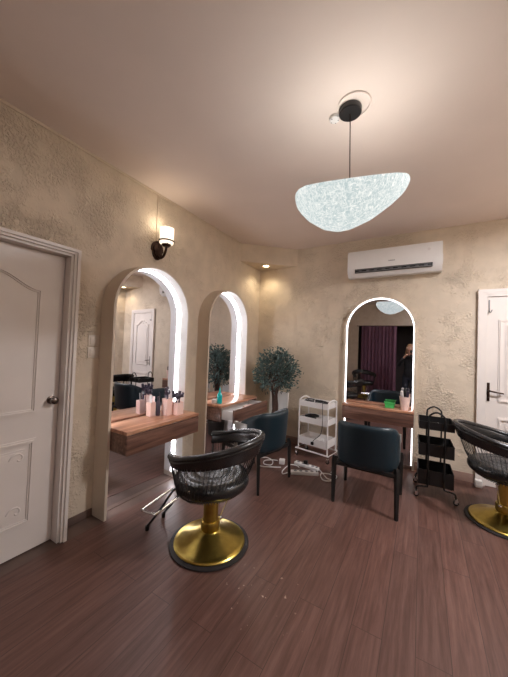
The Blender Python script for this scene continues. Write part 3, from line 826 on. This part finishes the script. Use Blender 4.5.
# flush ceiling lamps outside the view, added to raise the salon's brightness
cl = thing('fill_lamp', 'added round fill lamp in the part of the salon behind the viewer', 'ceiling lamp', (.9, -1.35, H), 0)
obj('fill_lamp_base', lathe(bmesh.new(), [(0, -.001), (.22, -.001), (.22, -.02), (0, -.02)], 40), 'white', cl)
obj('fill_lamp_cover', lathe(bmesh.new(), [(0, -.022), (.215, -.022), (.21, -.05), (.15, -.075), (0, -.08)], 40), 'fill_glow', cl)
al = light('fill_lamp_light', 'AREA', (0, 0, -.10), 12, (.96, .955, 1), cl, shape='DISK', size=.42)
dup(cl, (1.3, 2.55, H), 0, 'added round fill lamp over the salon chair beside the black trolley', 'added flush fill lamps')  # second added lamp, out of frame, brightens the far end
for o_ in C.objects:
    if o_.type == 'LIGHT' and o_.name == 'fill_lamp_light.001':
        o_.data = o_.data.copy(); o_.data.energy = 62
cl['group'] = 'added flush fill lamps'; cl['label'] = 'added round fill lamp behind the viewer'

# ------------------------------------------------------------------ things on the desks
DT1 = .7655
def cup(name, label, cat, loc, r0, r1, h, mat):
    t = thing(name, label, cat, loc)
    obj('cup_wall', lathe(bmesh.new(), [(0, 0), (r0, 0), (r1, h), (r1 - .003, h), (r0 - .003, .004), (0, .004)], 28), mat, t)
    return t
# on the first desk
def acrylic(name, label, cat, loc, w, d, h, rz=0):
    t = thing(name, label, cat, loc, rz)
    b = bmesh.new(); tray(b, -w / 2, w / 2, -d / 2, d / 2, 0, h, .003); obj('holder_wall', b, 'pink', t)
    return t
acrylic('tool_holder', 'large pale pink holder full of dark clips, at the far end of the first desk', 'holder', (-2.16, 2.155, DT1), .085, .085, .125)
acrylic('tool_holder', 'pale pink holder of combs, second from the far end of the first desk', 'holder', (-2.225, 2.075, DT1), .075, .07, .165)
acrylic('tool_holder', 'small pale holder nearest the white door on the first desk', 'holder', (-2.31, 1.945, DT1), .062, .062, .135)
def claw(label, x, y, z, r, k):
    b = bmesh.new()
    tube(b, smooth_path([(-.012, 0, -.07), (-.014, 0, 0), (0, .01, .035), (.03, .0, .045)], 4), [.009] * 13, 8)
    tube(b, smooth_path([(.012, .006, -.07), (.014, .0, 0), (.005, 0, .03), (-.03, .01, .05)], 4), [.009] * 13, 8)
    for q in range(4): tube(b, [(-.045 + q * .03, .0, .05), (-.05 + q * .033, .012, .085 - .015 * (q % 2))], .015, 6)
    tube(b, [(-.055, 0, .03), (.055, 0, .045)], .02, 8)
    ball(b, (0, 0, .03), .030, 2)
    return tag(obj('hair_clip', b, 'clip', None, loc=(x, y, z), rotz=r), label, 'hair clip', 'dark hair clips in the holders')
claw('dark sectioning clip with spread claws sticking out of the large pink holder', -2.16, 2.155, DT1 + .15, .6, 0)
claw('dark sectioning clip leaning out of the second pink holder', -2.225, 2.075, DT1 + .195, 2.2, 1)
def comb(label, x, y, z, tilt, mat='comb', h=.2):
    b = bmesh.new(); box(b, -.012, .012, -.003, .003, 0, h, .002)
    for k in range(16): box(b, -.024, -.0125, -.0015, .0015, .07 + k * .0075, .0735 + k * .0075)
    o = tag(obj('comb', b, mat, None, loc=(x, y, z)), label, 'comb', 'combs on the desks'); o.rotation_euler = (tilt, 0, .5); return o
comb('white comb standing in the small holder nearest the white door', -2.31, 1.945, DT1 + .006, .06)
comb('dark comb standing behind the pink holders against the mirror side', -2.33, 2.16, DT1 + .001, 0.0, 'clip', .19)
b = bmesh.new(); lathe(b, [(0, 0), (.02, 0), (.022, .01), (.022, .12), (.012, .14), (.010, .165), (.013, .17), (.013, .185), (0, .186)], 24)
tag(obj('spray_bottle', b, 'clip', None, loc=(-2.27, 2.0, DT1)), 'dark slim bottle between the small holder and the pink comb holder', 'bottle')

# second desk
tb = thing('turquoise_bottle', 'slim turquoise bottle standing on the desk with the open drawer', 'bottle', (-2.125, 2.82, .7755))
obj('bottle_body', lathe(bmesh.new(), [(0, 0), (.027, 0), (.030, .006), (.030, .10), (.022, .125), (.014, .135), (.013, .15), (0, .15)], 28), 'tealbottle', tb)
obj('nozzle', lathe(bmesh.new(), [(0, .151), (.012, .151), (.009, .175), (.004, .20), (0, .201)], 20), 'tealbottle', tb)
b = bmesh.new(); box(b, -.025, .025, -.03, .03, 0, .05, .006)
tag(obj('small_jar', b, 'comb', None, loc=(-2.19, 2.80, .7755), rotz=.3), 'small pale box beside the turquoise bottle', 'box')

# far desk
gb = thing('green_box', 'small bright green open box on the far wall desk', 'box', (-.35, 4.10, DT1), .1)
b = bmesh.new()
for (x0, x1, y0, y1, z0, z1) in ((-.055, .055, -.04, .04, 0, .004), (-.055, .055, -.04, -.036, .004, .062), (-.055, .055, .036, .04, .004, .062), (-.055, -.051, -.036, .036, .004, .062), (.051, .055, -.036, .036, .004, .062)): box(b, x0, x1, y0, y1, z0, z1)
obj('box_body', b, 'green', gb)
b = bmesh.new(); ringprism(b, [(-.064, -.049), (.064, -.049), (.064, .049), (-.064, .049)], [(-.056, -.041), (.056, -.041), (.056, .041), (-.056, .041)], .056, .066)
for v in b.verts: v.co = Vector((v.co.x, v.co.z, v.co.y))
obj('rim', b, 'green', gb)
bx = cup('brush_cup', 'pale pink cup of brushes at the end of the far wall desk', 'cup', (-.175, 4.065, DT1), .042, .062, .165, 'pink')
def brush(label, x, y, rx, ry, mat, h):
    b = bmesh.new(); tube(b, [(0, 0, 0), (0, 0, h * .6)], .007, 8)
    tube(b, [(0, 0, h * .6), (0, 0, h * .68), (0, 0, h * .95), (0, 0, h)], [.008, .017, .018, .008], 10)
    o = tag(obj('hair_brush', b, mat, None, loc=(x, y, DT1 + .012)), label, 'brush', 'brushes in the pink cup'); o.rotation_euler = (rx, ry, 0); return o
brush('dark round brush leaning right in the pale pink cup', -.160, 4.062, .02, .08, 'clip', .23)
brush('black round brush in the middle of the pale pink cup', -.176, 4.086, -.12, .0, 'plastic_black', .24)
brush('white handled brush leaning left in the pale pink cup', -.190, 4.060, .03, -.09, 'comb', .23)

# ------------------------------------------------------------------ power strips and cables on the floor
def strip(label, loc, rz):
    t = thing('power_strip', label, 'power strip', loc, rz, 'white power strips on the floor')
    b = bmesh.new(); box(b, -.16, .16, -.033, .033, 0, .038, .006); obj('strip_body', b, 'white', t)
    for k in range(4):
        b = bmesh.new(); lathe(b, [(0, .0385), (.019, .0385), (.019, .0405), (0, .0405)], 16, (-.11 + k * .065, 0, 0)); obj('socket', b, 'grey', t)
    b = bmesh.new(); box(b, .13, .15, -.015, .015, .0385, .046, .002); obj('switch', b, 'grey', t)
    return t
strip('white power strip on the floor in front, nearest the teal chair legs', (-1.17, 3.27, 0), math.radians(28))
strip('white power strip on the floor just before the white trolley', (-1.22, 3.47, 0), math.radians(-8))
b = bmesh.new(); box(b, -.035, .035, -.03, .03, 0, .06, .006)
tag(obj('power_adapter', b, 'white', None, loc=(-1.52, 3.39, 0), rotz=.3), 'white cube power adapter on the floor behind the teal chair', 'adapter')
b = bmesh.new(); box(b, -.025, .025, -.022, .022, 0, .045, .006)
tag(obj('black_plug', b, 'plastic_black', None, loc=(-1.23, 3.47, .0412), rotz=.1), 'black plug pushed into the power strip before the white trolley', 'plug')
def cable(label, pts, r=.006, mat='white'):
    b = bmesh.new(); tube(b, smooth_path(pts, 6), r, 6)
    return tag(obj('cable', b, mat), label, 'cable', 'loose white cables on the floor')
z = .0065
cable('white cable curling from the front power strip past the teal chair leg', [(-1.325, 3.19, .02), (-1.38, 3.12, z), (-1.42, 3.2, z), (-1.40, 3.36, z + .02), (-1.33, 3.42, z + .004), (-1.29, 3.40, z)])
cable('white cable coiled on the floor beside the teal chair with the green box desk', [(-1.05, 3.45, .02), (-.99, 3.40, z), (-.90, 3.30, z), (-.84, 3.34, z), (-.90, 3.42, z + .006), (-1.0, 3.36, z + .012), (-.94, 3.24, z), (-.85, 3.26, z + .01), (-.83, 3.42, z), (-.92, 3.5, z)])
cable('white cable looped on the floor beneath the desk with the open drawer', [(-1.585, 3.40, .02), (-1.66, 3.42, z), (-1.74, 3.34, z), (-1.70, 3.24, z), (-1.60, 3.24, z + .01), (-1.64, 3.36, z + .014), (-1.78, 3.44, z), (-1.84, 3.32, z), (-1.72, 3.16, z), (-1.56, 3.22, z), (-1.48, 3.27, z)])
# wall socket low on the far wall, behind the salon chair
b = bmesh.new(); box(b, -.035, .035, -.03, .03, 0, .085, .012, 3)
tag(obj('door_stop', b, 'white', None, loc=(.575, 4.115, 0)), 'small white block on the floor at the foot of the far door frame', 'door stop')

# ------------------------------------------------------------------ curtain and the reflected back of the room
def curtain(label, x0, x1, y, z0, z1, n):
    b = bmesh.new(); V = []
    m = n * 14
    for j in range(13):
        zz = z0 + (z1 - z0) * j / 12; row = []
        for i in range(m + 1):
            u = i / m
            am = .045 * (1 - .25 * j / 12)
            row.append(b.verts.new((x0 + (x1 - x0) * u + .012 * math.sin(4 * PI * n * u), y + am * math.sin(2 * PI * n * u + .5 * math.sin(u * 17)), zz)))
        V.append(row)
    for j in range(12):
        for i in range(m): b.faces.new((V[j][i], V[j][i + 1], V[j + 1][i + 1], V[j + 1][i]))
    o = obj('curtain', b, 'curtain', None, 80)
    md = o.modifiers.new('thick', 'SOLIDIFY'); md.thickness = .004
    return tag(o, label, 'curtain')
curtain('long plum curtain across the opening behind the viewer, seen in the far mirror', -1.50, -.42, YB + .13, .02, 2.30, 10)
b = bmesh.new(); tube(b, [(-1.66, YB + .13, 2.315), (.76, YB + .13, 2.315)], .012, 10)
for x in (-1.6, .72): tube(b, [(x, YB + .13, 2.315), (x, YB + .002, 2.34)], .008, 8)
tag(obj('curtain_rail', b, 'chrome'), 'metal rail the plum curtain hangs from', 'rail')

# ------------------------------------------------------------------ the photographer, seen in the far mirror
PX, PY, PR = -.06, -.33, math.radians(22)
pp = thing('person', 'blonde person in dark clothes holding up a phone, seen in the far mirror', 'person', (PX, PY, 0), PR)
def skin_fig(name, chains, mat, parent, root=0, sub=2):
    """chains: list of lists of (point, radius); first chain starts at the root; later ones may start with an int index"""
    verts, rad, edges = [], [], []
    for ch in chains:
        prev = None
        for it in ch:
            if isinstance(it, int): prev = it; continue
            verts.append(it[0]); rad.append(it[1]); i = len(verts) - 1
            if prev is not None: edges.append((prev, i))
            prev = i
    me = bpy.data.meshes.new(name); me.from_pydata(verts, edges, []); me.update()
    o = bpy.data.objects.new(name, me); C.objects.link(o); o.parent = parent
    sk = o.modifiers.new('skin', 'SKIN'); sk.use_smooth_shade = True
    for i, r in enumerate(rad):
        d = me.skin_vertices[0].data[i]; d.radius = (r, r) if not isinstance(r, tuple) else r
        d.use_root = (i == root)
    ss = o.modifiers.new('sub', 'SUBSURF'); ss.levels = sub; ss.render_levels = sub
    me.materials.append(M[mat])
    return o
# local frame: facing +y, height 1.66
hand = Vector((.165, .255, 1.46))
body = skin_fig('body', [
    [((0, 0, .88), .125), ((0, .005, 1.02), .115), ((0, .01, 1.16), .115), ((0, 0, 1.29), .12), ((0, -.01, 1.37), .075), ((0, 0, 1.42), .048), ((0, .012, 1.475), .052), ((0, .022, 1.545), .082), ((0, .012, 1.60), .075)],
    [0, ((-.09, 0, .82), .095), ((-.10, .01, .62), .075), ((-.105, .01, .47), .055), ((-.105, -.01, .30), .055), ((-.11, -.02, .10), .038), ((-.11, -.01, .055), .04), ((-.115, .09, .035), .034), ((-.118, .16, .028), .024)],
    [0, ((.09, 0, .82), .095), ((.10, .01, .62), .075), ((.105, .01, .47), .055), ((.105, -.01, .30), .055), ((.11, -.02, .10), .038), ((.11, -.01, .055), .04), ((.115, .09, .035), .034), ((.118, .16, .028), .024)],
    [3, ((-.15, -.01, 1.335), .055), ((-.215, .05, 1.20), .043), ((-.245, .10, 1.09), .038), ((-.16, .20, 1.22), .032), ((-.02, .245, 1.38), .024), ((.045, .25, 1.425), .028)],
    [3, ((.15, -.01, 1.335), .055), ((.225, .05, 1.22), .043), ((.265, .10, 1.12), .038), ((.265, .20, 1.26), .032), ((.235, .25, 1.39), .024), ((.215, .252, 1.43), .028)],
], 'skin', pp)
shirt = skin_fig('jumper', [
    [((0, 0, .74), .175), ((0, .005, 1.0), .15), ((0, .01, 1.16), .135), ((0, 0, 1.29), .135), ((0, -.01, 1.375), .085)],
    [3, ((-.155, -.01, 1.335), .068), ((-.215, .05, 1.20), .056), ((-.245, .10, 1.09), .052), ((-.16, .20, 1.22), .046), ((-.06, .235, 1.335), .036)],
    [3, ((.155, -.01, 1.335), .068), ((.225, .05, 1.22), .056), ((.265, .10, 1.12), .052), ((.265, .20, 1.26), .046), ((.245, .235, 1.355), .036)],
], 'blackcloth', pp)
trou = skin_fig('trousers', [
    [((0, 0, .97), .14), ((0, 0, .86), .14)],
    [1, ((-.09, 0, .80), .108), ((-.10, .01, .62), .09), ((-.105, .01, .47), .072), ((-.107, -.01, .30), .07), ((-.11, -.02, .09), .06)],
    [1, ((.09, 0, .80), .108), ((.10, .01, .62), .09), ((.105, .01, .47), .072), ((.107, -.01, .30), .07), ((.11, -.02, .09), .06)],
], 'jeans', pp)
for s in (-1, 1):
    sh_ = skin_fig('shoe', [[((s * .11, -.04, .045), .05), ((s * .112, .03, .045), .048), ((s * .115, .10, .038), .045), ((s * .118, .18, .03), .034)]], 'plastic_black', pp)
# hands: four fingers and a thumb each, closed on the phone edges
def hand_fig(s):
    w = Vector((.045 if s < 0 else .215, .25, 1.425)); side = 1 if s < 0 else -1
    for k in range(4):
        L = (.062, .070, .066, .052)[k]
        base = w + Vector((side * .010, -.003, -.012 + .017 * k))
        skin_fig('finger', [[(base, .0095), (base + Vector((side * L * .45, .020, .006)), .0088), (base + Vector((side * L * .8, .030, .006)), .008), (base + Vector((side * L, .022, .006)), .007)]], 'skin', pp, sub=1)
    th = w + Vector((side * .006, -.012, .0))
    skin_fig('thumb', [[(th, .012), (th + Vector((side * .018, -.016, .022)), .0105), (th + Vector((side * .034, -.014, .036)), .009)]], 'skin', pp, sub=1)
hand_fig(-1); hand_fig(1)
# head details
b = bmesh.new()
ball(b, (0, .01, 1.575), .088, 3, (.86, 1.0, 1.22))
for v in b.verts:   # chin taper
    if v.co.z < 1.54: k = (1.54 - v.co.z) / .075; v.co.x *= 1 - .35 * k; v.co.y += .012 * k
hd = obj('head', b, 'skin', pp, 80)
b = bmesh.new(); tube(b, smooth_path([(0, .092, 1.585), (0, .108, 1.565), (0, .116, 1.55), (0, .098, 1.543)], 3), [.007, .007, .008, .009, .010, .011, .012, .012, .011, .008], 8); obj('nose', b, 'skin', hd)
b = bmesh.new()
for s in (-1, 1): ball(b, (s * .032, .083, 1.583), .013, 2)
obj('eye', b, 'eye', hd)
b = bmesh.new()
for s in (-1, 1): ball(b, (s * .032, .0925, 1.583), .0058, 2)
obj('iris', b, 'iris', hd)
b = bmesh.new(); tube(b, smooth_path([(-.022, .091, 1.522), (-.008, .099, 1.525), (.008, .099, 1.525), (.022, .091, 1.522)], 3), .005, 6); obj('mouth', b, 'lip', hd)
b = bmesh.new()
for s in (-1, 1): ball(b, (s * .078, .0, 1.57), .018, 2, (.4, .7, 1.3))
obj('ear', b, 'skin', hd)
b = bmesh.new()
ball(b, (0, -.012, 1.60), .098, 3, (.92, 1.0, 1.08))
for v in list(b.verts):
    if v.co.y > .045 and v.co.z < 1.635: b.verts.remove(v)
for k in range(46):
    a = PI * (.96 + 1.08 * k / 45)
    x0, y0 = .085 * math.cos(a), -.012 + .092 * math.sin(a)
    L = random.uniform(.30, .40)
    tube(b, smooth_path([(x0 * .9, y0 * .9, 1.625), (x0 * 1.12, y0 * 1.12, 1.55), (x0 * 1.25 + random.uniform(-.01, .01), y0 * 1.2, 1.45), (x0 * 1.35 + random.uniform(-.015, .015), y0 * 1.25 - .01, 1.60 - L)], 4), [.014] * 10 + [.010, .008, .004], 6)
obj('hair', b, 'hair', hd, 80)
# phone: held just behind the viewpoint
ph = thing('phone', 'dark phone held up in both hands by the person in the far mirror', 'phone', (-.033, -.045, 1.455), math.radians(30))
b = bmesh.new(); box(b, -.037, .037, -.0085, -.0005, -.075, .075, .003); obj('phone_body', b, 'plastic_black', ph)
b = bmesh.new(); box(b, -.034, .034, -.0098, -.0088, -.071, .071); obj('screen', b, 'slot', ph)

# ------------------------------------------------------------------ world, camera, view
w = bpy.data.worlds.new('World'); S.world = w; w.use_nodes = True
w.node_tree.nodes['Background'].inputs['Color'].default_value = (.05, .045, .04, 1)
w.node_tree.nodes['Background'].inputs['Strength'].default_value = .3

f, yaw, pi_, ro = 284.784, .534, .025, .037
F0 = Vector((-math.sin(yaw), math.cos(yaw), 0)); R0 = Vector((math.cos(yaw), math.sin(yaw), 0)); U0 = Vector((0, 0, 1))
F2 = F0 * math.cos(pi_) + U0 * math.sin(pi_); U2 = -F0 * math.sin(pi_) + U0 * math.cos(pi_)
R3 = R0 * math.cos(ro) + U2 * math.sin(ro); U3 = -R0 * math.sin(ro) + U2 * math.cos(ro)
cam = bpy.data.cameras.new('camera'); co = bpy.data.objects.new('camera', cam); C.objects.link(co)
co.matrix_world = Matrix(((R3.x, U3.x, -F2.x, 0), (R3.y, U3.y, -F2.y, 0), (R3.z, U3.z, -F2.z, 1.5), (0, 0, 0, 1)))
cam.sensor_fit = 'VERTICAL'; cam.sensor_height = 36; cam.lens = f / 677 * 36; cam.clip_start = .01
S.camera = co
S.view_settings.view_transform = 'Standard'; S.view_settings.look = 'None'; S.view_settings.gamma = 1
S.view_settings.exposure = 0.40
S.view_settings.use_curve_mapping = False
S.cycles.use_denoising = True
S.cycles.max_bounces = 10; S.cycles.diffuse_bounces = 6; S.cycles.glossy_bounces = 5
S.cycles.sample_clamp_indirect = 6
